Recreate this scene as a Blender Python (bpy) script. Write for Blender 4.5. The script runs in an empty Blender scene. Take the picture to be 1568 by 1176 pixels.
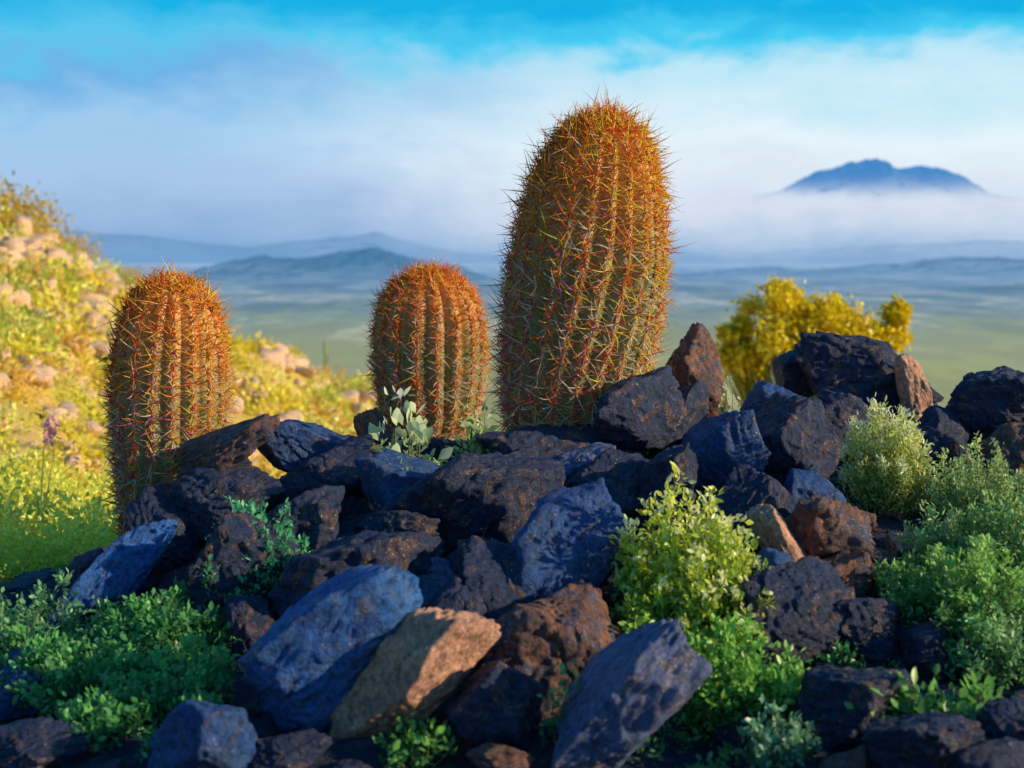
import bpy, math, numpy as np
from mathutils import Matrix, Vector
rng = np.random.default_rng(7)
F = 2178.0; VH = 400.0      # focal length in reference units, horizon row
def wx(u, y): return (u-784.0)/F*y
def wz(v, y): return (VH-v)/F*y
def lin(r, g, b):
    f = lambda c: ((c/255+0.055)/1.055)**2.4 if c > 10 else c/255/12.92
    return (f(r), f(g), f(b), 1)

# ---------- noise ----------
def h3(i, j, k):
    n = (i*374761393 + j*668265263 + k*1442695041) & 0x7fffffff
    n = ((n ^ (n >> 13))*1274126177) & 0x7fffffff
    return ((n ^ (n >> 16)) & 0xffff)/65535.0
def vnoise(P):
    I = np.floor(P).astype(np.int64); f = P-I; f = f*f*(3-2*f)
    x, y, z = I[:, 0], I[:, 1], I[:, 2]; fx, fy, fz = f[:, 0], f[:, 1], f[:, 2]
    r = 0
    for a in (0, 1):
        for b in (0, 1):
            for c in (0, 1):
                w = (fx if a else 1-fx)*(fy if b else 1-fy)*(fz if c else 1-fz)
                r = r + w*h3(x+a, y+b, z+c)
    return r*2-1
def fbm(P, o=4, g=0.5):
    r = 0; a = 1
    for i in range(o):
        r = r + a*vnoise(P*(2.03**i)+17.3*i); a *= g
    return r

# ---------- mesh helper ----------
def mesh_np(name, V, faces, mat=None, col=None, smooth=True, parent=None):
    me = bpy.data.meshes.new(name)
    V = np.asarray(V, dtype=np.float32); faces = np.asarray(faces, dtype=np.int32)
    n, k = faces.shape
    me.vertices.add(len(V)); me.vertices.foreach_set("co", V.ravel())
    me.loops.add(n*k); me.loops.foreach_set("vertex_index", faces.ravel())
    me.polygons.add(n); me.polygons.foreach_set("loop_start", np.arange(0, n*k, k, dtype=np.int32))
    me.update(calc_edges=True); me.validate()
    me.polygons.foreach_set("use_smooth", np.full(len(me.polygons), smooth, dtype=bool))
    if col is not None:
        a = me.color_attributes.new("Col", 'FLOAT_COLOR', 'POINT')
        c = np.ones((len(V), 4), dtype=np.float32); c[:, :3] = col
        a.data.foreach_set("color", c.ravel())
    ob = bpy.data.objects.new(name, me); bpy.context.collection.objects.link(ob)
    if mat: me.materials.append(mat)
    if parent: ob.parent = parent
    return ob
def empty(name, loc=(0, 0, 0)):
    e = bpy.data.objects.new(name, None); bpy.context.collection.objects.link(e)
    e.empty_display_size = 0.1
    return e

# ---------- materials ----------
class NT:
    def __init__(s, name):
        s.m = bpy.data.materials.new(name); s.m.use_nodes = True
        s.t = s.m.node_tree; s.t.nodes.clear()
        s.out = s.n('ShaderNodeOutputMaterial')
    def n(s, ty, **k):
        nd = s.t.nodes.new(ty)
        for a, b in k.items(): setattr(nd, a, b)
        return nd
    def l(s, a, b): s.t.links.new(a, b)
    def noise(s, vec, scale, detail=6, rough=0.6, dist=0.0):
        n = s.n('ShaderNodeTexNoise'); n.inputs['Scale'].default_value = scale
        n.inputs['Detail'].default_value = detail; n.inputs['Roughness'].default_value = rough
        n.inputs['Distortion'].default_value = dist
        if vec is not None: s.l(vec, n.inputs['Vector'])
        return n.outputs['Fac']
    def ramp(s, fac, stops, interp='LINEAR'):
        r = s.n('ShaderNodeValToRGB'); e = r.color_ramp.elements; r.color_ramp.interpolation = interp
        while len(e) < len(stops): e.new(0.5)
        for i, (p, c) in enumerate(stops):
            e[i].position = p; e[i].color = c if len(c) == 4 else (*c, 1)
        s.l(fac, r.inputs[0]); return r.outputs[0]
    def mix(s, fac, a, b, mode='MIX'):
        m = s.n('ShaderNodeMix', data_type='RGBA', blend_type=mode)
        for sock, v in ((m.inputs[0], fac), (m.inputs[6], a), (m.inputs[7], b)):
            if hasattr(v, 'links'): s.l(v, sock)
            else: sock.default_value = v if not isinstance(v, tuple) or len(v) == 4 else (*v, 1)
        return m.outputs[2]
    def math(s, op, a, b=None, clamp=False):
        m = s.n('ShaderNodeMath', operation=op); m.use_clamp = clamp
        for i, v in enumerate((a, b)):
            if v is None: continue
            if hasattr(v, 'links'): s.l(v, m.inputs[i])
            else: m.inputs[i].default_value = v
        return m.outputs[0]

def g(v): return (v, v, v, 1)

def rock_mat(name, c1, c2, c3, c3t=.50):
    T = NT(name); co = T.n('ShaderNodeTexCoord').outputs['Object']
    n1 = T.noise(co, 7, 8, 0.65, 0.8); n2 = T.noise(co, 18, 8, 0.7, 1.4); n3 = T.noise(co, 85, 4, 0.75)
    base = T.mix(T.ramp(n1, [(0.42, g(0)), (0.58, g(1))]), c1, c2)
    base = T.mix(T.ramp(n2, [(c3t, g(0)), (c3t+.12, g(1))]), base, c3)
    dark = T.ramp(n3, [(0.30, g(0.3)), (0.5, g(1)), (0.72, g(1.7))])
    base = T.mix(1.0, base, dark, 'MULTIPLY')
    vo = T.n('ShaderNodeTexVoronoi'); vo.inputs['Scale'].default_value = 110; T.l(co, vo.inputs['Vector'])
    sp = T.ramp(vo.outputs['Distance'], [(0.10, g(1)), (0.24, g(0))])
    sp = T.math('MULTIPLY', sp, T.ramp(n2, [(0.48, g(0)), (0.6, g(1))]))
    base = T.mix(T.math('MULTIPLY', sp, 0.7), base, (0.50, 0.48, 0.44, 1))
    b = T.n('ShaderNodeBsdfPrincipled'); T.l(base, b.inputs['Base Color']); b.inputs['Roughness'].default_value = 0.6
    b.inputs['Specular IOR Level'].default_value = 0.4
    bp = T.n('ShaderNodeBump'); bp.inputs['Strength'].default_value = 1.0; bp.inputs['Distance'].default_value = 0.02
    hgt = T.math('ADD', T.math('MULTIPLY', n1, 1.0), T.math('ADD', T.math('MULTIPLY', n2, 0.8), T.math('MULTIPLY', n3, 0.3)))
    T.l(hgt, bp.inputs['Height']); T.l(bp.outputs[0], b.inputs['Normal'])
    T.l(b.outputs[0], T.out.inputs[0]); return T.m
M_blue = rock_mat("rock_blue_slate", (0.016, 0.065, 0.23), (0.035, 0.08, 0.20), (0.14, 0.085, 0.07), .55)
M_bb = rock_mat("rock_bright_slate", (0.014, 0.10, 0.38), (0.035, 0.12, 0.32), (0.11, 0.12, 0.18), .54)
M_dark = rock_mat("rock_dark_basalt", (0.012, 0.026, 0.075), (0.032, 0.038, 0.085), (0.15, 0.08, 0.055), .52)
M_brown = rock_mat("rock_brown", (0.24, 0.10, 0.06), (0.10, 0.055, 0.055), (0.05, 0.07, 0.13))
M_tan = rock_mat("rock_tan_and_sunlit", (0.64, 0.32, 0.20), (0.50, 0.25, 0.17), (0.24, 0.14, 0.13), .56)  # tan stone; also paints sunlit faces and edges as separate boulders
M_grey = rock_mat("rock_violet_grey", (0.13, 0.15, 0.29), (0.08, 0.11, 0.23), (0.26, 0.18, 0.15), .55)
PAL = dict(blue=M_blue, dark=M_dark, brown=M_brown, tan=M_tan, grey=M_grey, bb=M_bb)

def leaf_mat(name, trans=0.4, gloss=0.0):
    T = NT(name); at = T.n('ShaderNodeAttribute', attribute_name="Col")
    d = T.n('ShaderNodeBsdfDiffuse'); tr = T.n('ShaderNodeBsdfTranslucent'); m = T.n('ShaderNodeMixShader')
    T.l(at.outputs[0], d.inputs[0]); T.l(at.outputs[0], tr.inputs[0]); m.inputs[0].default_value = trans
    T.l(d.outputs[0], m.inputs[1]); T.l(tr.outputs[0], m.inputs[2])
    if gloss:
        gl = T.n('ShaderNodeBsdfGlossy'); gl.inputs['Roughness'].default_value = 0.35
        gl.inputs['Color'].default_value = (1, 0.95, 0.85, 1)
        m2 = T.n('ShaderNodeMixShader'); m2.inputs[0].default_value = gloss
        T.l(m.outputs[0], m2.inputs[1]); T.l(gl.outputs[0], m2.inputs[2]); m = m2
    T.l(m.outputs[0], T.out.inputs[0]); return T.m
M_leaf = leaf_mat("foliage", 0.45, 0.03)
M_spine = leaf_mat("cactus_spines", 0.45, 0.04)

# ---------- terrain ----------
RN = [0, 1.0, 1.5, 2.0, 2.4, 2.8, 3.2, 3.6, 4.0, 5.0, 6.0, 10, 15, 20, 23, 30, 60, 150, 400, 800, 60000]
TAIL = [-14, -36, -56, -60, -60]
PR = {
 -0.345: [-.95, -.9, -.85, -.80, -.78, -.78, -.78, -.80, -.84, -.88, -.85, -.55, -.10, .42, .45, -1.5],
 -0.26: [-.95, -.9, -.85, -.79, -.76, -.75, -.74, -.75, -.82, -.95, -1.0, -.95, -.70, -.42, -.4, -2.2],
 -0.187: [-.95, -.9, -.85, -.78, -.74, -.69, -.64, -.62, -.72, -.92, -1.08, -1.32, -1.38, -1.30, -1.4, -3.0],
 -0.10: [-.95, -.9, -.85, -.77, -.69, -.62, -.55, -.50, -.51, -.90, -1.2, -1.6, -1.85, -1.95, -2.1, -3.8],
 0.0: [-.95, -.9, -.85, -.76, -.68, -.60, -.52, -.46, -.50, -.90, -1.3, -2.4, -3.4, -4.3, -4.9, -6.2],
 0.12: [-.95, -.9, -.85, -.75, -.68, -.60, -.52, -.47, -.50, -.80, -1.1, -2.1, -3.2, -4.2, -4.9, -6.2],
 0.345: [-.95, -.9, -.85, -.74, -.68, -.60, -.52, -.46, -.45, -.62, -.95, -1.9, -3.0, -4.1, -4.9, -6.2],
}
SK = sorted(PR)
def ground(x, y):
    x = np.atleast_1d(np.asarray(x, float)); y = np.atleast_1d(np.asarray(y, float))
    r = np.hypot(x, y); s = np.clip(x/np.maximum(r, 1e-6), SK[0], SK[-1])
    hs = np.stack([np.interp(r, RN, PR[k]+TAIL) for k in SK])
    idx = np.clip(np.searchsorted(SK, s)-1, 0, len(SK)-2)
    a = np.array(SK)[idx]; b = np.array(SK)[idx+1]; t = (s-a)/(b-a); t = t*t*(3-2*t)
    ar = np.arange(len(r)); z = hs[idx, ar]*(1-t)+hs[idx+1, ar]*t
    P = np.stack([x, y, x*0], 1)
    z += 0.04*fbm(P*3.1, 5)*np.clip(r, 0, 2)/2 + 0.13*fbm(P*0.55+5, 3)*np.clip((r-4.5)/10, 0, 1)
    return z
def gh(x, y): return float(ground(x, y)[0])
YS = np.linspace(1.7, 4.0, 300)
def yground(u, v):   # distance at which the slope surface lies at height-angle v in direction u
    z = ground((u-784)/F*YS, YS); rows = VH-z/YS*F
    k = np.where(rows < v)[0]
    return YS[k[0]] if len(k) else 4.0

rings = np.concatenate([[0.02], np.linspace(0.4, 1.5, 12), np.linspace(1.53, 6, 150), np.geomspace(6.05, 30, 120), np.geomspace(31, 1000, 60), np.geomspace(1080, 45000, 40)])
NTH = 720; th = np.linspace(0, 2*np.pi, NTH, endpoint=False)
R, TH = np.meshgrid(rings, th, indexing='ij')
X = (R*np.sin(TH)).ravel(); Y = (R*np.cos(TH)).ravel(); Z = ground(X, Y)
i = np.arange(len(rings)-1)[:, None]*NTH; j = np.arange(NTH)[None]; j2 = (j+1) % NTH
Fc = np.stack([i+j, i+j2, i+NTH+j2, i+NTH+j], -1).reshape(-1, 4)[:, ::-1]

T = NT("desert_ground")
geo = T.n('ShaderNodeNewGeometry').outputs['Position']
ln = T.n('ShaderNodeVectorMath', operation='LENGTH'); T.l(geo, ln.inputs[0]); rr = ln.outputs['Value']
nA = T.noise(geo, 2.2, 8, 0.65, 0.5); nB = T.noise(geo, 25, 6, 0.7); nC = T.noise(geo, 0.8, 6, 0.6)
near = T.mix(T.ramp(nA, [(0.4, g(0)), (0.62, g(1))]), (0.02, 0.035, 0.075, 1), (0.05, 0.045, 0.06, 1))
near = T.mix(T.ramp(nB, [(0.5, g(0)), (0.7, g(1))]), near, (0.12, 0.10, 0.12, 1))
hill = T.mix(T.ramp(nA, [(0.42, g(0)), (0.6, g(1))]), (0.70, 0.48, 0.08, 1), (0.80, 0.48, 0.24, 1))
hill = T.mix(T.ramp(nC, [(0.45, g(0)), (0.62, g(1))]), hill, (0.60, 0.50, 0.06, 1))
f1 = T.ramp(T.math('DIVIDE', rr, 10), [(0.38, g(0)), (0.43, g(1))])
c = T.mix(f1, near, hill)
mp = T.n('ShaderNodeMapping'); mp.inputs['Scale'].default_value = (0.0045, 0.0016, 0.01); T.l(geo, mp.inputs[0])
nv = T.noise(mp.outputs[0], 1.0, 6, 0.6, 0.6)
mp2 = T.n('ShaderNodeMapping'); mp2.inputs['Scale'].default_value = (0.016, 0.0045, 0.03); T.l(geo, mp2.inputs[0])
nv2 = T.noise(mp2.outputs[0], 1.0, 5, 0.65, .4)
val = T.ramp(nv, [(0.38, (0.05, 0.14, 0.14, 1)), (0.45, (0.34, 0.36, 0.10, 1)), (0.50, (0.06, 0.16, 0.17, 1)), (0.56, (0.85, 0.68, 0.40, 1)), (0.61, (0.10, 0.19, 0.16, 1)), (0.68, (0.55, 0.46, 0.22, 1))])
val = T.mix(T.ramp(nv2, [(0.46, g(0)), (0.53, g(0.85))]), val, (0.015, 0.07, 0.12, 1))
val = T.mix(T.ramp(T.math('DIVIDE', rr, 3000), [(.34, g(.6)), (0.66, g(0))]), val, (.74, .60, .10, 1))
c = T.mix(T.ramp(T.math('DIVIDE', rr, 100), [(0.26, g(0)), (0.6, g(1))]), c, val)
b = T.n('ShaderNodeBsdfDiffuse'); T.l(c, b.inputs[0])
bp = T.n('ShaderNodeBump'); bp.inputs['Distance'].default_value = 0.02; bp.inputs['Strength'].default_value = 0.8
T.l(nB, bp.inputs['Height']); T.l(bp.outputs[0], b.inputs['Normal'])
em = T.n('ShaderNodeEmission')   # aerial haze painted in as glow by distance from origin (not from viewer)
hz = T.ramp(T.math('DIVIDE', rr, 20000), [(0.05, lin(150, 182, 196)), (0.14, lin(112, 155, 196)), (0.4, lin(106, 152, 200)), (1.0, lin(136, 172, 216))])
hz = T.mix(T.math('MULTIPLY', T.ramp(nv, [(0.44, g(0)), (0.56, g(1))]), .5), hz, lin(185, 208, 230))  # pale mist streaks painted into the haze colour
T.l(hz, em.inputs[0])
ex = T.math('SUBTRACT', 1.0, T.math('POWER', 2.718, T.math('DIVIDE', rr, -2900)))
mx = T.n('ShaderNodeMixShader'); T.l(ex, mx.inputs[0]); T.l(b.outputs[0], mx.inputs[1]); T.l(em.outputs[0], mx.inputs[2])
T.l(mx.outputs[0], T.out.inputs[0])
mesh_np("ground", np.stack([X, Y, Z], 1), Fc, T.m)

# ---------- rocks ----------
import bmesh
ICO = {}
def ico(n):
    if n not in ICO:
        bm = bmesh.new(); bmesh.ops.create_icosphere(bm, subdivisions=n, radius=1)
        ICO[n] = (np.array([v.co[:] for v in bm.verts]), np.array([[v.index for v in f.verts] for f in bm.faces])); bm.free()
    return ICO[n]
def rock_shape(seed, sub=5, npl=15, p=45, rough=1.0):
    r_ = np.random.default_rng(seed); D, Fa = ico(sub)
    N = r_.normal(size=(npl, 3)); N /= np.linalg.norm(N, axis=1)[:, None]
    d = r_.uniform(0.55, 1.0, npl)
    N = np.vstack([N, [[1, 0, 0], [-1, 0, 0], [0, 1, 0], [0, -1, 0], [0, 0, 1], [0, 0, -1]]]); d = np.append(d, [1, 1, 1, 1, .9, .9])
    q = np.maximum(D@N.T/d, 0)
    r = (np.sum(q**p, axis=1))**(-1/p)
    V = D*r[:, None]
    o = r_.uniform(0, 50, 3)
    n1 = fbm(V*1.7+o, 3); n2 = fbm(V*5+o, 4, 0.55); rg = 1-np.abs(fbm(V*2.6+o+9, 3))*1.6
    st = V@(N[0]); ledge = ((st*4.5+n1*1.1) % 1); ledge = np.minimum(ledge*1.0, (1-ledge)*5)
    V = V*(1+rough*(0.09*n1+0.045*n2-0.10*np.clip(rg-.72, 0, 1)*2+0.07*(ledge-0.4)))[:, None]
    V /= np.abs(V).max(axis=0)
    return V, Fa
def roll_m(deg, yaw):
    return np.array(Matrix.Rotation(math.radians(yaw), 3, 'Z') @ Matrix.Rotation(-math.radians(deg), 3, 'Y'))
def boulder(u, v, w, h, y, roll, pal, seed, dep=1.0, sub=5, npl=15, name="boulder"):
    V, Fa = rock_shape(seed, sub, npl, 45, .75 if pal in ('bb', 'grey', 'tan', 'blue') else .95)
    he = abs(w*math.sin(math.radians(roll)))*.5+abs(h*math.cos(math.radians(roll)))*.5
    y = min(y, yground(u, v+he*.55))
    k = y/F/2; S = np.array([w*k, (w+h)*0.5*k*dep, h*k])
    V = (V*S)@roll_m(roll, 0).T
    me = mesh_np(name, V, Fa, PAL[pal])
    me.location = (wx(u, y), y, wz(v, y)); return me
RK = [
 (500,1000,370,175,2.42,38,'bb',1),(618,1035,300,140,2.22,46,'tan',2),(945,1085,340,140,2.14,50,'grey',3),  # tan boulder paints the sunlit face of the slate block beside it
 (175,895,250,90,2.75,47,'bb',4),(135,868,70,45,2.9,20,'dark',5),
 (335,690,210,85,3.2,25,'brown',6),(448,690,160,90,3.3,-18,'blue',7),(340,765,210,130,3.12,20,'dark',8),
 (500,740,170,140,3.2,10,'dark',9),(575,665,60,90,3.5,15,'brown',10),(625,755,210,150,3.15,10,'blue',11),
 (740,765,290,170,3.12,35,'dark',12),(885,845,310,200,2.92,52,'blue',13),(785,915,220,230,2.78,30,'dark',14),
 (555,885,290,140,2.78,15,'dark',15),(405,880,200,170,2.85,-30,'dark',16),(665,895,190,115,2.70,-45,'grey',17),
 (860,985,240,220,2.55,20,'brown',18),(830,690,230,100,3.3,10,'dark',19),(965,645,190,130,3.32,18,'dark',20),
 (1035,640,100,140,3.42,-20,'dark',21),(1062,578,94,175,3.7,6,'brown',22),(1100,700,140,140,3.3,20,'blue',23),
 (1215,695,210,180,3.3,-10,'dark',24),(1195,628,160,80,3.5,-10,'blue',25),(1325,580,230,130,3.9,-8,'dark',26),
 (1228,580,120,90,4.0,20,'dark',27),(1396,600,50,130,3.72,12,'tan',28),(1520,635,210,140,3.85,12,'dark',29),  # tan boulder paints the sunlit right edge of the dark slab
 (1430,720,100,160,3.55,20,'dark',30),(1250,825,180,150,3.0,10,'brown',31),(1205,850,60,160,2.82,25,'tan',32),  # narrow tan boulder paints a streak of sunlight on the brown rock
 (1230,950,190,190,2.75,10,'dark',33),(1392,835,80,55,3.1,10,'tan',34),(1445,820,60,50,3.15,10,'tan',35),
 (1335,870,100,60,2.98,-5,'brown',36),(45,1055,160,110,2.42,0,'blue',37),(320,1135,200,150,2.15,10,'blue',38),
 (1020,755,140,120,3.1,30,'dark',39),(250,815,150,140,3.08,45,'dark',41),(760,1080,150,160,2.35,60,'dark',40),
 (930,750,160,130,3.1,-20,'dark',43),(1290,640,110,100,3.6,-30,'dark',44),
 (690,700,130,70,3.4,5,'dark',45),(470,810,180,120,3.0,30,'dark',46),(600,820,170,90,2.95,0,'dark',47),
 (1330,960,140,110,2.75,0,'dark',48),(540,690,80,50,3.4,0,'brown',49),
 (1290,1090,250,140,2.3,5,'dark',51),(380,960,130,120,2.65,0,'dark',52),
 (655,780,90,60,3.0,5,'brown',54),(1160,770,150,130,3.15,10,'dark',55),
 (1440,670,120,100,3.75,5,'dark',60),(1560,700,120,110,3.6,5,'brown',61),(1420,1135,210,120,2.15,4,'dark',62),
 (1560,1120,160,110,2.2,-4,'dark',63),(1130,1110,150,100,2.3,0,'dark',64),(760,1160,120,60,2.05,0,'brown',65),
 (60,1150,180,90,2.15,0,'dark',66),(880,720,150,80,3.25,20,'grey',70),(700,965,140,130,2.6,60,'dark',71),
 (440,770,110,70,3.15,40,'dark',72),(280,760,80,60,3.2,10,'brown',73),(1240,760,120,80,3.2,-20,'blue',68),
 (1290,890,110,90,2.9,30,'brown',75),(1180,900,100,120,2.9,-20,'blue',76),
 (1300,800,80,60,3.1,30,'brown',81),(450,1155,130,60,2.12,0,'dark',84),(1420,1000,120,90,2.55,0,'dark',82),
]
for a in RK:
    boulder(*a, sub=6 if a[2] > 120 else 5)
def scatter_rocks(name, pts, sizes, mat, sub=3, seed=0, sink=0.3):
    shapes = [rock_shape(seed+500+k, sub, 9) for k in range(8)]
    VV = []; FF = []; o = 0; r_ = np.random.default_rng(seed)
    zz = ground(pts[:, 0], pts[:, 1])
    for k, (p, s) in enumerate(zip(pts, sizes)):
        V, Fa = shapes[k % 8]
        M = np.array(Matrix.Rotation(r_.uniform(0, 6.28), 3, 'Z') @ Matrix.Rotation(r_.uniform(-.6, .6), 3, 'X'))
        V = (V*np.array([1, .8, .6])*s*r_.uniform(.7, 1.3, 3))@M.T + [p[0], p[1], zz[k]+s*sink]
        VV.append(V); FF.append(Fa+o); o += len(V)
    return mesh_np(name, np.vstack(VV), np.vstack(FF), mat)
n = 700; yy = rng.uniform(1.9, 3.9, n); ss = rng.uniform(-0.42, 0.42, n)
scatter_rocks("gravel", np.stack([ss*yy, yy], 1), rng.uniform(.004, .022, n), M_dark, 3, 1, .1)
n = 70; yy = rng.uniform(1.9, 3.8, n); ss = rng.uniform(-0.42, 0.42, n)
scatter_rocks("rock_rubble", np.stack([ss*yy, yy], 1), rng.uniform(.03, .06, n), M_dark, 4, 2, .1)
n = 40; yy = rng.uniform(2.0, 3.8, n); ss = rng.uniform(-0.3, 0.42, n)
scatter_rocks("rock_rubble", np.stack([ss*yy, yy], 1), rng.uniform(.02, .045, n), M_brown, 4, 3, .1)
M_hillrock = rock_mat("rock_pale_hillside", (0.85, 0.54, 0.32), (0.78, 0.46, 0.24), (0.60, 0.40, 0.32))
n = 420; yy = rng.uniform(4.6, 21, n)**1.0; ss = rng.uniform(-0.42, -0.07, n)
scatter_rocks("hillside_rocks", np.stack([ss*yy, yy], 1), rng.uniform(.05, .16, n)*np.clip(yy/11, .5, 1.4), M_hillrock, 3, 4, .4)

# ---------- tubes & leaves ----------
def tubes(P, D, C, L, Rr, K=5, sides=3):
    n = len(P); t = np.linspace(0, 1, K)
    L = L[:, None, None]
    cen = P[:, None]+D[:, None]*L*t[None, :, None]+C[:, None]*L*(t**2)[None, :, None]
    ref = np.where(np.abs(D[:, 2:3]) > 0.9, [[1., 0, 0]], [[0, 0, 1.]])
    a = np.cross(D, ref); a /= np.linalg.norm(a, axis=1)[:, None]; b = np.cross(D, a)
    ang = np.arange(sides)*2*np.pi/sides
    rad = Rr[:, None]*np.clip(1-t**2, 0.12, 1)[None]
    V = cen[:, :, None]+rad[:, :, None, None]*(np.cos(ang)[None, None, :, None]*a[:, None, None]+np.sin(ang)[None, None, :, None]*b[:, None, None])
    base = (np.arange(n)*K*sides)[:, None, None]; k = (np.arange(K-1)*sides)[None, :, None]; s = np.arange(sides)[None, None]; s2 = (s+1) % sides
    Fq = np.stack([base+k+s, base+k+s2, base+k+sides+s2, base+k+sides+s], -1).reshape(-1, 4)
    return V.reshape(-1, 3), Fq, K*sides, cen
def norm(a): return a/np.maximum(np.linalg.norm(a, axis=-1, keepdims=True), 1e-9)
LEAF = np.array([[0, 0, 0], [.28, .45, .08], [.0, .5, -.04], [-.28, .45, .08], [0, 1, .02], [.16, .8, .05], [-.16, .8, .05]])
LF = np.array([[0, 1, 5, 2], [0, 2, 6, 3], [2, 5, 4, 6]])
def leaves(P, D, Nn, S, W=1.0):
    Yv = norm(D); Xv = norm(np.cross(Yv, Nn)); Zv = np.cross(Xv, Yv)
    V = P[:, None]+S[:, None, None]*(LEAF[None, :, 0:1]*W*Xv[:, None]+LEAF[None, :, 1:2]*Yv[:, None]+LEAF[None, :, 2:3]*Zv[:, None])
    Fq = (np.arange(len(P))*7)[:, None, None]+LF[None]
    return V.reshape(-1, 3), Fq.reshape(-1, 4)

# ---------- cacti ----------
def cactus(y, prof, nrib, seed, Ls=1.0, warm=0.5, name="barrel_cactus"):
    r_ = np.random.default_rng(seed)
    prof = np.array(prof, float)
    z = (VH-prof[:, 0])/F*y; cx = ((prof[:, 1]+prof[:, 2])/2-784)/F*y; rr_ = (prof[:, 2]-prof[:, 1])/2/F*y
    s = np.concatenate([[0], np.cumsum(np.hypot(np.diff(z), np.diff(rr_)))]); Ltot = s[-1]
    q = np.linspace(0, Ltot, 220)
    def sm(a):
        a = np.interp(q, s, a); pad = 12
        e = np.concatenate([2*a[0]-a[pad:0:-1], a, 2*a[-1]-a[-2:-pad-2:-1]])
        k = np.hanning(2*pad+1); k /= k.sum(); return np.convolve(e, k, 'valid')
    cx = sm(cx)
    def even(a0):
        a = np.interp(q, s, a0); e = np.concatenate([2*a[0]-a[12:0:-1], a, a[-2:-14:-1]]); k = np.hanning(25); k /= k.sum(); return np.convolve(e, k, 'valid')
    z = even(z)
    rr2 = np.interp(q, s, rr_); e = np.concatenate([2*rr2[0]-rr2[12:0:-1], rr2, -rr2[-2:-14:-1]])
    k = np.hanning(25); k /= k.sum(); rad = np.abs(np.convolve(e, k, 'valid')); rad[-1] = 1e-4
    x0 = cx[0]; root = empty(name); root.location = (x0, y, z[0])
    m = nrib*8; A = np.arange(m)*2*np.pi/m
    tw = (0.15*np.sin(q/Ltot*3+seed)+.04*np.sin(q/Ltot*9+seed*2))[:, None]
    ribf = 0.86+0.14*np.abs(np.cos(nrib*A/2))[None]**0.8
    ribf = ribf*(1+0.012*r_.normal(size=(1, m)))
    Ang = A[None]+tw
    Rm = rad[:, None]*ribf
    V = np.stack([cx[:, None]-x0+Rm*np.cos(Ang), Rm*np.sin(Ang), np.broadcast_to(z[:, None]-z[0], Rm.shape)], -1).reshape(-1, 3)
    i = np.arange(219)[:, None]*m; j = np.arange(m)[None]; j2 = (j+1) % m
    Fq = np.stack([i+j, i+j2, i+m+j2, i+m+j], -1).reshape(-1, 4)
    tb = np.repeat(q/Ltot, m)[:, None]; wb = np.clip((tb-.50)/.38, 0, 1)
    bc = np.array([[.20, .23, .08]])*(1-wb)+np.array([[.92, .34, .05]])*wb  # crown skin painted brighter orange to offset shade from the spines
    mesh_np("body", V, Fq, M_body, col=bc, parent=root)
    sp = 0.023; P = []; N = []; Tt = []; tt = []
    dz = np.gradient(z, q); dr = np.gradient(rad, q)
    for rib in range(nrib):
        a0 = rib*2*np.pi/nrib; qs = np.arange(r_.uniform(0, sp), Ltot*0.995, sp)
        qs = qs+r_.normal(0, 0.003, len(qs))
        if rib % 2: qs = qs[qs < Ltot*0.95]
        zz = np.interp(qs, q, z); r1 = np.interp(qs, q, rad); c1 = np.interp(qs, q, cx)
        a = a0+np.interp(qs, q, tw[:, 0])
        nz = np.interp(qs, q, -dr); nr = np.interp(qs, q, dz)
        P.append(np.stack([c1-x0+r1*np.cos(a), r1*np.sin(a), zz-z[0]], 1))
        N.append(norm(np.stack([nr*np.cos(a), nr*np.sin(a), nz], 1)))
        Tt.append(np.stack([-np.sin(a), np.cos(a), a*0], 1)); tt.append(qs/Ltot)
    P = np.vstack(P); N = np.vstack(N); Tt = np.vstack(Tt); tt = np.concatenate(tt); U = np.cross(N, Tt)
    U = np.where(U[:, 2:3] < 0, -U, U)
    D8, F8 = ico(2)
    pv = P[:, None]+0.006*(D8[None, :, 0:1]*N[:, None]*0.8+D8[None, :, 1:2]*Tt[:, None]+D8[None, :, 2:3]*U[:, None]*1.5)
    pf = (np.arange(len(P))*len(D8))[:, None, None]+F8[None]
    mesh_np("areoles", pv.reshape(-1, 3), pf.reshape(-1, 3), M_spine, col=np.repeat(np.tile([[.70, .42, .18]], (len(P), 1)), len(D8), 0), parent=root)
    gold = np.array([1.0, .80, .07]); orange = np.array([1.0, .44, .03]); red = np.array([1.0, .17, .03]); pale = np.array([1.0, .82, .64]); plum = np.array([.72, .09, .28])
    def make(kind, cnt, L0, L1, r0):
        ang = (np.arange(cnt)/cnt*2*np.pi)[None]+r_.uniform(0, 1.2, (len(P), 1))+r_.normal(0, .18, (len(P), cnt))
        out = r_.uniform(.55, 1.2, (len(P), cnt)) if kind == 'c' else r_.uniform(.10, .6, (len(P), cnt))
        ca, sa = np.cos(ang)[..., None], np.sin(ang)[..., None]
        tang = ca*Tt[:, None]+sa*U[:, None]
        D = norm(tang*(0.75 if kind == 'c' else 1)+N[:, None]*out[..., None])
        if kind == 'c':
            C = norm(r_.normal(size=D.shape)*.5+U[:, None]*r_.uniform(-.5, .9, (len(P), cnt, 1))-N[:, None]*.4)*r_.uniform(.2, .75, (len(P), cnt, 1))
        else:
            C = r_.normal(size=D.shape)*.3-N[:, None]*.12
        crown = np.clip((tt-0.66)/.3, 0, 1)
        L = r_.uniform(L0, L1, (len(P), cnt))*Ls*(1+0.15*crown[:, None])
        Pp = np.repeat(P[:, None], cnt, 1)
        rad_ = np.full(L.size, r0)*r_.uniform(.7, 1.25, L.size)
        V, Fq, per, cen = tubes(Pp.reshape(-1, 3), D.reshape(-1, 3), C.reshape(-1, 3), L.ravel(), rad_, 7 if kind == 'c' else 4)
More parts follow.
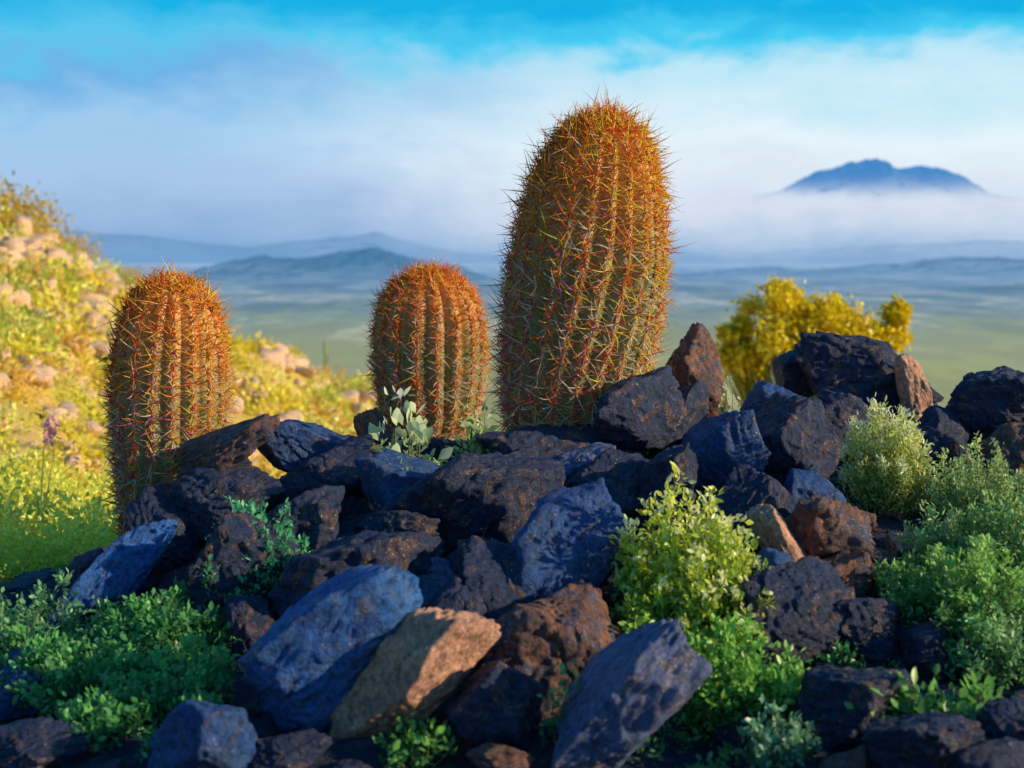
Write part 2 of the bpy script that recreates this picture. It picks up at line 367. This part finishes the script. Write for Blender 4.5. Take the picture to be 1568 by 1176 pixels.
        T1 = np.repeat(tt, cnt); S1 = np.repeat(np.clip(N[:, 0]*.6+.45, 0, 1), cnt)
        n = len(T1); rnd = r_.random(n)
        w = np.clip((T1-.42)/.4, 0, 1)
        pg = .10+1.0*S1*warm*(.3+1.2*w); po = .12+1.5*w; pr = .20+.30*(1-S1)+.55*w*(1.05-warm); pp = (.70 if kind == 'r' else .45)*(1-w)+.03; pl = .30*(1-.8*w)*(1-S1)  # golder spines sunward, redder and plum away: side light painted into colour
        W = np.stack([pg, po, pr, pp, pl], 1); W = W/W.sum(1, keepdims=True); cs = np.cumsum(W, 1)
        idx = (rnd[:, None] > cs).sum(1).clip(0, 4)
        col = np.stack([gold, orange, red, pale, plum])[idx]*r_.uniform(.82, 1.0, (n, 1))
        return V, Fq, np.repeat(np.clip(col, 0, .97), per, 0)
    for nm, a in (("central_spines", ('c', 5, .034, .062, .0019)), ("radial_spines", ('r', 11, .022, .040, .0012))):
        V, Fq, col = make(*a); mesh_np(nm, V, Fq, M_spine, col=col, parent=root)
    return root
T = NT("cactus_skin"); co = T.n('ShaderNodeTexCoord').outputs['Object']
n1 = T.noise(co, 9, 6, .6); n2 = T.noise(co, 60, 4, .6)
at = T.n('ShaderNodeAttribute', attribute_name="Col").outputs[0]
c = T.mix(T.ramp(n1, [(.42, g(0)), (.66, g(.35))]), at, (0.45, 0.20, 0.08, 1))
c = T.mix(T.ramp(n2, [(.5, g(0)), (.7, g(.35))]), c, (0.50, 0.36, 0.14, 1))
b = T.n('ShaderNodeBsdfPrincipled'); T.l(c, b.inputs['Base Color']); b.inputs['Roughness'].default_value = .55
bp = T.n('ShaderNodeBump'); bp.inputs['Distance'].default_value = .003; T.l(n2, bp.inputs['Height']); T.l(bp.outputs[0], b.inputs['Normal'])
T.l(b.outputs[0], T.out.inputs[0]); M_body = T.m
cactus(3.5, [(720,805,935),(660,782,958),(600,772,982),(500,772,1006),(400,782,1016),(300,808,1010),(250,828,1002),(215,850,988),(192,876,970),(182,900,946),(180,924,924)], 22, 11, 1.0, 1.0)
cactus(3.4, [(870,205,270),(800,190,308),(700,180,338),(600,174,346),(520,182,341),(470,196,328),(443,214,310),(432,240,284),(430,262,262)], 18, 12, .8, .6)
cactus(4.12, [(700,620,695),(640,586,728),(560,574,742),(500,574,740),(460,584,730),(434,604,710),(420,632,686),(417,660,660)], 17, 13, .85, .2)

# ---------- bushes ----------
def bush(name, u, y, v_top, wpx, seed, nst=26, nl=60, ls=.018, lo=(.03, .09, .03), hi=(.20, .32, .05), tip=None, spread=1.0, W=1.0):
    r_ = np.random.default_rng(seed)
    nst = int(nst*1.2); nl = int(nl*1.35)
    if ls < .021: ls = ls*.80
    x = wx(u, y)
    zb = gh(x, y)-.01; H = max(wz(v_top, y)-zb, .03); Rw = wpx/2/F*y
    a = r_.uniform(0, 2*np.pi, nst); q = np.sqrt(r_.random(nst))
    tipP = np.stack([np.cos(a)*q*Rw*spread, np.sin(a)*q*Rw*spread, H*(1-.5*q**2)*r_.uniform(.55, 1, nst)], 1)
    P = np.stack([np.cos(a)*q*Rw*.25, np.sin(a)*q*Rw*.25, a*0], 1)
    d = tipP-P; L = np.linalg.norm(d, axis=1); D = norm(d+np.stack([np.cos(a), np.sin(a), a*0], 1)*L[:, None]*.25)
    C = (d/L[:, None]-D)
    V1, F1, per, cen = tubes(P, D, C, L, np.full(nst, .0022*max(1, ls/.018)), 6)
    c1 = np.tile([[.16, .20, .07]], (len(V1), 1))
    k = nst*nl; si = np.repeat(np.arange(nst), nl); t = r_.uniform(.12, 1.04, k)**.75
    pos = P[si]+D[si]*(L[si]*t)[:, None]+C[si]*(L[si]*t**2)[:, None]
    pos += r_.normal(0, 1, (k, 3))*ls*1.15*(1.35-t)[:, None]
    dl = norm(D[si]*.5+r_.normal(0, .8, (k, 3))+np.array([0, 0, .35]))
    nn = norm(r_.normal(0, .6, (k, 3))+np.array([0, 0, 1.0]))
    S = ls*r_.uniform(.5, 1.25, k)
    V2, F2 = leaves(pos, dl, nn, S, W)
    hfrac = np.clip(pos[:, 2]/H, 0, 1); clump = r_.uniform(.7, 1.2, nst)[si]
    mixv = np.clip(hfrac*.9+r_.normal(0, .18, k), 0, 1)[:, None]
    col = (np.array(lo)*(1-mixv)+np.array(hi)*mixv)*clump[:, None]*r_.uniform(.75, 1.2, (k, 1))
    if tip is not None:
        m_ = (t > .93) & (r_.random(k) < .6); col[m_] = np.array(tip)*r_.uniform(.8, 1.1, (m_.sum(), 1))
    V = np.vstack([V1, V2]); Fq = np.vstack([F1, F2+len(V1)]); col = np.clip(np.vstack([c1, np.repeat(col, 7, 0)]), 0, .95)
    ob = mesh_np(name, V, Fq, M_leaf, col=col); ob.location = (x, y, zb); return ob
GL, GH = (.06, .25, .10), (.25, .64, .18)
YL, YH = (.28, .48, .06), (.94, .95, .10)
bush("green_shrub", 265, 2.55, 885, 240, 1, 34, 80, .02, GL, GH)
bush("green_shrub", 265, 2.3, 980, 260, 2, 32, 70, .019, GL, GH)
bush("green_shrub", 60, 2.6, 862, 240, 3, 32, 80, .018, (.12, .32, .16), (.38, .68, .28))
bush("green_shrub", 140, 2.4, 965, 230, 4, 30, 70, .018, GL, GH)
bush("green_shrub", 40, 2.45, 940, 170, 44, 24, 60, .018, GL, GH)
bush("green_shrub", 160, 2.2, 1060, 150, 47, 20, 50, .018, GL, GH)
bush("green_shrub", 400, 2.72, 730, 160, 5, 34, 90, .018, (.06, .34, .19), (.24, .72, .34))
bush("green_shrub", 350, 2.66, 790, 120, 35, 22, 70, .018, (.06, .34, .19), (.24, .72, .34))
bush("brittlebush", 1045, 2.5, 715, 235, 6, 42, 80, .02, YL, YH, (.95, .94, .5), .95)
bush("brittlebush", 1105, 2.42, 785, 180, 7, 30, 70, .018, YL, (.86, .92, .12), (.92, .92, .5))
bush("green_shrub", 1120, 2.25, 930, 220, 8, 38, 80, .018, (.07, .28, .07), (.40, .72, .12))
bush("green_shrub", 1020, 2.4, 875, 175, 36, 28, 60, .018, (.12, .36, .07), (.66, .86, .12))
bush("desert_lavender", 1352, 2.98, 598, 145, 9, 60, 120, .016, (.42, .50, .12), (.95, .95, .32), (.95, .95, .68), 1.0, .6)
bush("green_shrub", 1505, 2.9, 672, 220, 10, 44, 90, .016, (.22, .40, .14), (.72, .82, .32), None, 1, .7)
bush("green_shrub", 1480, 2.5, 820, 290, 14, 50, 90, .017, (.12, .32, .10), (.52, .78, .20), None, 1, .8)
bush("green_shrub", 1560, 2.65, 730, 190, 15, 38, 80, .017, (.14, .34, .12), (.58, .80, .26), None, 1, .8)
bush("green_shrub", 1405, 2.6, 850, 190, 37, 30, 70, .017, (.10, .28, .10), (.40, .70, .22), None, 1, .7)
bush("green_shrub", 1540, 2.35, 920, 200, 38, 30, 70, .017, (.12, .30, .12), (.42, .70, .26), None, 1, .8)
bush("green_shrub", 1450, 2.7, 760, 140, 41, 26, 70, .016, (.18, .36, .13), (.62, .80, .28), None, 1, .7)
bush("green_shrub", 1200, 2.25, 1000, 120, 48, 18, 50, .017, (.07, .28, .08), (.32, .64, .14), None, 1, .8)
bush("leafy_plant", 622, 3.25, 592, 74, 16, 9, 14, .038, (.38, .54, .22), (.88, .94, .62), None, .8, 1.1)
bush("leafy_plant", 735, 3.3, 613, 70, 17, 10, 20, .024, (.24, .44, .14), (.70, .80, .38))
bush("leafy_plant", 625, 3.0, 668, 90, 18, 12, 20, .02, (.14, .36, .16), (.36, .62, .34))
bush("small_weed", 1405, 2.1, 1040, 90, 19, 11, 16, .025, GL, (.3, .6, .12))
bush("small_weed", 1505, 2.1, 1045, 80, 20, 10, 16, .025, GL, (.3, .6, .12))
bush("small_weed", 1190, 2.08, 1075, 130, 21, 18, 30, .018, (.10, .28, .18), (.34, .6, .34))
bush("small_weed", 640, 2.08, 1095, 110, 22, 12, 18, .02, GL, (.3, .65, .1))
bush("small_weed", 1000, 3.6, 525, 60, 23, 18, 34, .012, (.3, .4, .12), (.8, .85, .35))
bush("small_weed", 1120, 3.45, 570, 56, 24, 16, 30, .012, (.3, .4, .12), (.8, .85, .35))
bush("small_weed", 865, 2.1, 1012, 50, 26, 7, 12, .02, GL, (.3, .6, .18))
bush("small_weed", 290, 2.1, 1070, 130, 39, 14, 26, .018, GL, GH)
bush("small_weed", 1290, 2.4, 985, 90, 45, 10, 20, .016, GL, GH)

def clumps(name, pts, sizes, cols, seed, nl=220, ls=.12):
    r_ = np.random.default_rng(seed); VV = []; FF = []; CC = []; o = 0; zz = ground(pts[:, 0], pts[:, 1])
    for k, (p, s) in enumerate(zip(pts, sizes)):
        d = norm(r_.normal(size=(nl, 3))); d[:, 2] = np.abs(d[:, 2]); rad = s*r_.uniform(.45, 1.05, nl)
        d2 = d*np.array([1, 1, .75]); pos = d2*rad[:, None]+[p[0], p[1], zz[k]]
        pos += r_.normal(0, s*.08, pos.shape)
        V, Fq = leaves(pos, norm(d+r_.normal(0, .6, d.shape)), norm(r_.normal(size=d.shape)+[0, 0, .5]), np.full(nl, s*ls)*r_.uniform(.6, 1.5, nl)*1.6)
        c = np.array(cols[k])*r_.uniform(.7, 1.2, (nl, 1)); VV.append(V); FF.append(Fq+o); CC.append(np.repeat(c, 7, 0)); o += len(V)
    return mesh_np(name, np.vstack(VV), np.vstack(FF), M_leaf, col=np.clip(np.vstack(CC), 0, .95))
n = 360; yy = rng.uniform(4.3, 22, n); ss = rng.uniform(-0.43, -0.06, n)
cl = [[(.95, .70, .04), (.90, .80, .08), (.50, .60, .08), (.95, .58, .10), (.95, .82, .20)][int(k)] for k in rng.integers(0, 5, n)]
clumps("hillside_brush", np.stack([ss*yy, yy], 1), rng.uniform(.10, .26, n)*np.clip(yy/9, .55, 1.5), cl, 3, 180, .11)
n = 70; yy = rng.uniform(3.7, 5.8, n); ss = rng.uniform(-0.43, -0.28, n)
clumps("yellow_grass_clumps", np.stack([ss*yy, yy], 1), rng.uniform(.08, .2, n), [(.95, .90, .14)]*n, 5, 360, .07)
n = 60; yy = rng.uniform(2.0, 3.6, n); ss = rng.uniform(0.08, 0.40, n)
clumps("ground_weeds", np.stack([ss*yy, yy], 1), rng.uniform(.015, .045, n), [(.14, .36, .13)]*n, 8, 60, .2)
pts = np.array([[-7.3, 21.], [-6.7, 21.5], [-5.9, 22.], [-7.9, 21.], [-5.2, 22.], [-6.9, 20.]])
clumps("ridge_shrubs", pts, np.array([.75, .5, .3, .9, .35, .5]), [(.70, .48, .03)]*6, 6, 900, .05)

# ---------- blooming palo verde ----------
def palo_verde(name, x, y, H, blobs, seed):
    r_ = np.random.default_rng(seed); root = empty(name); zb = gh(x, y); root.location = (x, y, zb)
    P = []; D = []; L = []; Rr = []; LP = []
    for (dx, dz, rad) in blobs:
        for k in range(7):
            e = np.array([dx, r_.normal(0, rad*.5), dz])+r_.normal(0, rad*.55, 3)*[1, 1, .8]
            e[2] = max(e[2], .3); P.append([0, 0, 0]); D.append(e/np.linalg.norm(e)); L.append(np.linalg.norm(e)); Rr.append(.03)
            m = 260; LP.append(e+r_.normal(0, rad*.38, (m, 3))*[1, 1, .8])
            for b_ in range(5):
                q = e+r_.normal(0, rad*.35, 3); st = e*.6; P.append(st); D.append(norm(q-st)); L.append(np.linalg.norm(q-st)); Rr.append(.01)
    P, D, L, Rr = map(np.array, (P, D, L, Rr)); C = r_.normal(0, .03, D.shape)
    V, Fq, per, _ = tubes(P, D, C, L, Rr, 6, 5)
    mesh_np("trunk_and_branches", V, Fq, M_leaf, col=np.tile([[.40, .38, .06]], (len(V), 1)), parent=root)
    LP = np.vstack(LP); k = len(LP)
    V, Fq = leaves(LP, norm(r_.normal(size=(k, 3))), norm(r_.normal(size=(k, 3))+[0, 0, .6]), r_.uniform(.03, .07, k))
    col = np.array([.98, .76, .02])*r_.uniform(.7, 1.0, (k, 1)); mesh_np("blossoms", V, Fq, M_leaf, col=np.repeat(np.clip(col, 0, .95), 7, 0), parent=root)
px = wx(1240, 12)
zb = gh(px, 12)
def B(u, v, r): return (wx(u, 12)-px, wz(v, 12)-zb, r/F*12)
palo_verde("palo_verde_tree", px, 12, 2, [B(1198, 465, 30), B(1235, 488, 42), B(1275, 495, 42), B(1310, 512, 35), B(1190, 520, 40), B(1250, 535, 45), B(1345, 520, 26), B(1374, 482, 14), B(1128, 510, 14), B(1122, 545, 18), B(1150, 560, 26)], 3)

# distant saguaro
def saguaro(x, y, H, seed):
    root = empty("saguaro_cactus"); zb = gh(x, y); root.location = (x, y, zb)
    def col_(name, path, r):
        path = np.array(path, float); m = 24; q = np.linspace(0, 1, 40); s = np.linspace(0, 1, len(path))
        c = np.stack([np.interp(q, s, path[:, k]) for k in range(3)], 1)
        tg = norm(np.gradient(c, axis=0)); a = np.arange(m)*2*np.pi/m
        X_ = norm(np.cross(tg, [[0, 1., 0]])); Y_ = np.cross(tg, X_)
        rad = r*np.sqrt(np.clip(1-((q-.85)/.15).clip(0, 1)**2, .001, 1))
        R2 = rad[:, None]*(.9+.1*np.abs(np.cos(6*a)))[None]
        V = c[:, None]+R2[..., None]*(np.cos(a)[None, :, None]*X_[:, None]+np.sin(a)[None, :, None]*Y_[:, None])
        i = np.arange(39)[:, None]*m; j = np.arange(m)[None]; j2 = (j+1) % m
        Fq = np.stack([i+j, i+j2, i+m+j2, i+m+j], -1).reshape(-1, 4)
        V = V.reshape(-1, 3); mesh_np(name, V, Fq, M_leaf, col=np.tile([[.38, .46, .22]], (len(V), 1)), parent=root)
    col_("trunk", [(0, 0, 0), (0, 0, H)], H*.035)
    col_("arm", [(0, 0, H*.45), (H*.06, 0, H*.47), (H*.07, 0, H*.55), (H*.07, 0, H*.68)], H*.022)
saguaro(wx(498, 24), 24, wz(518, 24)-gh(wx(498, 24), 24), 1)

# pink penstemon
def penstemon(u, y, vt):
    x = wx(u, y); zb = gh(x, y); H = wz(vt, y)-zb; root = empty("pink_wildflower"); root.location = (x, y, zb); r_ = np.random.default_rng(2)
    V, Fq, p, _ = tubes(np.zeros((2, 3)), norm(np.array([[0, 0, 1.], [.12, 0, 1]])), np.array([[.05, 0, 0], [.03, 0, 0]]), np.array([H, H*.8]), np.array([.003, .003]), 8)
    mesh_np("stems", V, Fq, M_leaf, col=np.tile([[.8, .8, .3]], (len(V), 1)), parent=root)
    k = 46; pos = np.stack([r_.normal(0.03, .010, k), r_.normal(0, .010, k), H*(1-r_.uniform(0, .2, k))], 1)
    V, Fq = leaves(pos, norm(r_.normal(size=(k, 3))-[0, 0, .6]), norm(r_.normal(size=(k, 3))), np.full(k, .026))
    mesh_np("petals", V, Fq, M_leaf, col=np.tile([[.95, .50, .50]], (len(V), 1)), parent=root)
penstemon(62, 4.3, 636)

# ---------- distant hills ----------
def hills(name, y, pts, depth, mat, nz=.1, sc=1.0, kn=9):
    pts = np.array(pts, float); xs = (pts[:, 0]-784)/F*y; hs = (VH-pts[:, 1])/F*y
    nx, ny = 600, 60; xg = np.linspace(xs[0], xs[-1], nx); yg = np.linspace(-1, 1, ny)
    XX, YY = np.meshgrid(xg, yg, indexing='ij')
    H = np.interp(xg, xs, hs); k = np.hanning(kn); k /= k.sum(); H = np.convolve(np.pad(H, kn//2, 'edge'), k, 'valid')
    H = H+fbm(np.stack([xg/y*60, xg*0, xg*0+y], 1), 4, .6)*y*.0007
    P = np.stack([XX.ravel()/depth*4, YY.ravel()*4, XX.ravel()*0], 1)
    nf = fbm(P*sc, 5, .55).reshape(XX.shape)
    base = -62
    Zz = base+(H[:, None]-base)*(1-np.abs(YY)**1.4)*(1+nz*nf*np.minimum(1, .1+np.abs(YY)*2))
    V = np.stack([XX, y+YY*depth, Zz], -1).reshape(-1, 3)
    i = np.arange(nx-1)[:, None]*ny; j = np.arange(ny-1)[None]
    Fq = np.stack([i+j, i+ny+j, i+ny+j+1, i+j+1], -1).reshape(-1, 4)
    return mesh_np(name, V, Fq, mat)
def painted_haze_mat(name, haze, hz, z0, z1, amax, rock=(.1, .14, .1, 1)):  # haze painted in as glow; mist imitated by fading out with height
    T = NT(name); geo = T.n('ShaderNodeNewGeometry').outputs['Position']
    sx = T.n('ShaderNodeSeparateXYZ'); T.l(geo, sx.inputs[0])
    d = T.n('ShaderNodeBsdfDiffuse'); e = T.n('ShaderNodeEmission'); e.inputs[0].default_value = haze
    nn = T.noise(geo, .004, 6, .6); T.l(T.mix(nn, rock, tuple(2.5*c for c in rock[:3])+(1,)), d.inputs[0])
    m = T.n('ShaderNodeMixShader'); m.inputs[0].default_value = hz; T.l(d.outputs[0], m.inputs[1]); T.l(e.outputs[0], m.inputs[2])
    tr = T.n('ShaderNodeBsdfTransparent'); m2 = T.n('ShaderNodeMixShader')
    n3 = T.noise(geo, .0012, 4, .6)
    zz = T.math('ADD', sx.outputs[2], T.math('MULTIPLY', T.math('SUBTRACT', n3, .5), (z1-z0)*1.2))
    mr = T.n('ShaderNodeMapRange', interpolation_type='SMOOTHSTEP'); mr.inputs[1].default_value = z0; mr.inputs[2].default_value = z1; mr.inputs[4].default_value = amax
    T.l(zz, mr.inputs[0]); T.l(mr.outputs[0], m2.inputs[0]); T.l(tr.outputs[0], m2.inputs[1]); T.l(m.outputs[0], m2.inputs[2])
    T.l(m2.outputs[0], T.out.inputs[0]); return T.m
hills("mountain", 9000, [(1040, 420), (1110, 310), (1190, 290), (1225, 273), (1250, 260), (1272, 256), (1290, 250), (1303, 245), (1318, 248), (1328, 243), (1342, 239), (1352, 246), (1368, 254), (1390, 257), (1408, 253), (1430, 256), (1442, 264), (1465, 269), (1480, 279), (1495, 285), (1510, 296), (1560, 310), (1680, 420)], 1200, painted_haze_mat("mountain_in_mist", lin(72, 145, 218), .8, 385, 560, .9), .14, 2.0, 5)
hills("distant_hills", 6500, [(-500, 350), (0, 348), (120, 355), (240, 362), (320, 374), (390, 378), (470, 368), (540, 362), (575, 354), (600, 362), (650, 378), (720, 390), (820, 398), (900, 410)], 900, painted_haze_mat("hills_in_haze", lin(98, 148, 200), .9, -80, 260, .6), .15, 2.0)
hills("distant_hills", 3600, [(200, 455), (300, 418), (340, 402), (400, 392), (470, 396), (540, 384), (580, 380), (620, 392), (700, 408), (760, 430), (840, 450)], 500, painted_haze_mat("near_hills_in_haze", lin(76, 126, 172), .78, -90, 30, .7, (.06, .14, .12, 1)), .3, 2.5)
hills("distant_hills", 8000, [(900, 410), (1000, 398), (1100, 390), (1250, 380), (1400, 374), (1500, 368), (1600, 370), (2000, 360)], 900, painted_haze_mat("far_hills_in_haze", lin(126, 166, 212), .9, -80, 300, .5), .15, 2.0)
hills("distant_hills", 4200, [(960, 440), (1060, 418), (1150, 408), (1250, 414), (1380, 402), (1480, 394), (1568, 398), (1700, 392), (1850, 440)], 500, painted_haze_mat("near_right_hills_in_haze", lin(96, 142, 186), .8, -80, 40, .6, (.06, .14, .12, 1)), .3, 2.5)
hills("distant_hills", 2300, [(1180, 520), (1300, 478), (1400, 462), (1500, 440), (1580, 436), (1700, 440), (1850, 500)], 260, painted_haze_mat("low_hills_in_haze", lin(94, 140, 176), .65, -62, -20, .7, (.05, .12, .10, 1)), .3, 2.5)
hills("distant_hills", 2600, [(250, 500), (360, 462), (430, 448), (520, 442), (620, 450), (760, 462), (900, 500)], 260, painted_haze_mat("low_hills_in_haze_left", lin(94, 140, 166), .6, -62, -20, .7, (.05, .12, .08, 1)), .3, 2.5)

# ---------- sun, sky ----------
sd = Vector((0.93, -0.27, 0.34)).normalized()
elev = math.asin(sd.z); azim = math.atan2(sd.x, sd.y)
L = bpy.data.lights.new("sun", 'SUN'); L.energy = 5.0; L.angle = math.radians(.8); L.color = (1, .83, .54)
so = bpy.data.objects.new("sun", L); bpy.context.collection.objects.link(so); so.rotation_euler = sd.to_track_quat('Z', 'Y').to_euler()

w = bpy.data.worlds.new("World"); bpy.context.scene.world = w; w.use_nodes = True
T = NT.__new__(NT); T.t = w.node_tree; T.t.nodes.clear(); T.out = T.n('ShaderNodeOutputWorld')
sky = T.n('ShaderNodeTexSky', sky_type='NISHITA'); sky.sun_disc = False; sky.sun_elevation = elev; sky.sun_rotation = azim
tc = T.n('ShaderNodeTexCoord').outputs['Generated']
sx = T.n('ShaderNodeSeparateXYZ'); T.l(tc, sx.inputs[0])
mp = T.n('ShaderNodeMapping'); mp.inputs['Scale'].default_value = (1.0, 1.0, 2.4); T.l(tc, mp.inputs[0])
na = T.noise(mp.outputs[0], 4.5, 8, .6, .6); nb = T.noise(mp.outputs[0], 15, 6, .6, .3)
wob = T.math('ADD', T.math('MULTIPLY', T.math('SUBTRACT', na, .5), .10), T.math('MULTIPLY', T.math('SUBTRACT', nb, .5), .065))
zz = T.math('ADD', sx.outputs[2], T.math('MULTIPLY', wob, T.ramp(sx.outputs[2], [(0.0, g(.3)), (.08, g(1))])))
zz = T.math('MULTIPLY', zz, 4.0, True)
def zs(v): return (VH-v)/F*4.0
right = T.ramp(zz, [(0, lin(138, 174, 215)), (zs(375), lin(170, 196, 227)), (zs(330), lin(212, 222, 240)), (zs(210), lin(232, 245, 252)), (zs(110), lin(190, 232, 248)), (zs(60), lin(70, 205, 244)), (zs(10), lin(0, 178, 232)), (1.0, lin(0, 150, 215))])
left = T.ramp(zz, [(0, lin(118, 164, 210)), (zs(355), lin(150, 182, 224)), (zs(290), lin(168, 198, 234)), (zs(200), lin(158, 202, 238)), (zs(130), lin(112, 178, 230)), (zs(70), lin(90, 198, 238)), (zs(10), lin(0, 178, 232)), (1.0, lin(0, 150, 215))])
fx = T.n('ShaderNodeMapRange', interpolation_type='SMOOTHSTEP'); fx.inputs[1].default_value = -.28; fx.inputs[2].default_value = .14
T.l(T.math('ADD', sx.outputs[0], T.math('MULTIPLY', T.math('SUBTRACT', na, .5), .5)), fx.inputs[0])
cl_ = T.mix(fx.outputs[0], left, right)
cl_ = T.mix(1.0, cl_, (9.3, 9.3, 9.3, 1), 'MULTIPLY')
tint = T.mix(1.0, sky.outputs[0], (.35, .8, 1.2, 1), 'MULTIPLY')
fac = T.ramp(sx.outputs[2], [(0.15, g(.95)), (.5, g(.3))])
fin = T.mix(fac, tint, cl_)
bg = T.n('ShaderNodeBackground'); bg.inputs[1].default_value = .11; T.l(fin, bg.inputs[0]); T.l(bg.outputs[0], T.out.inputs[0])

# ---------- camera ----------
cam = bpy.data.cameras.new("camera"); co_ = bpy.data.objects.new("camera", cam); bpy.context.collection.objects.link(co_)
cam.lens = 50; cam.sensor_width = 36; cam.shift_y = -188/1568; co_.location = (0, 0, 0); co_.rotation_euler = (math.pi/2, 0, 0)
cam.clip_start = .05; cam.clip_end = 100000
cam.dof.use_dof = True; cam.dof.focus_distance = 3.2; cam.dof.aperture_fstop = 4.5
sc = bpy.context.scene; sc.camera = co_
sc.view_settings.view_transform = 'Standard'; sc.view_settings.look = 'None'; sc.view_settings.exposure = 0
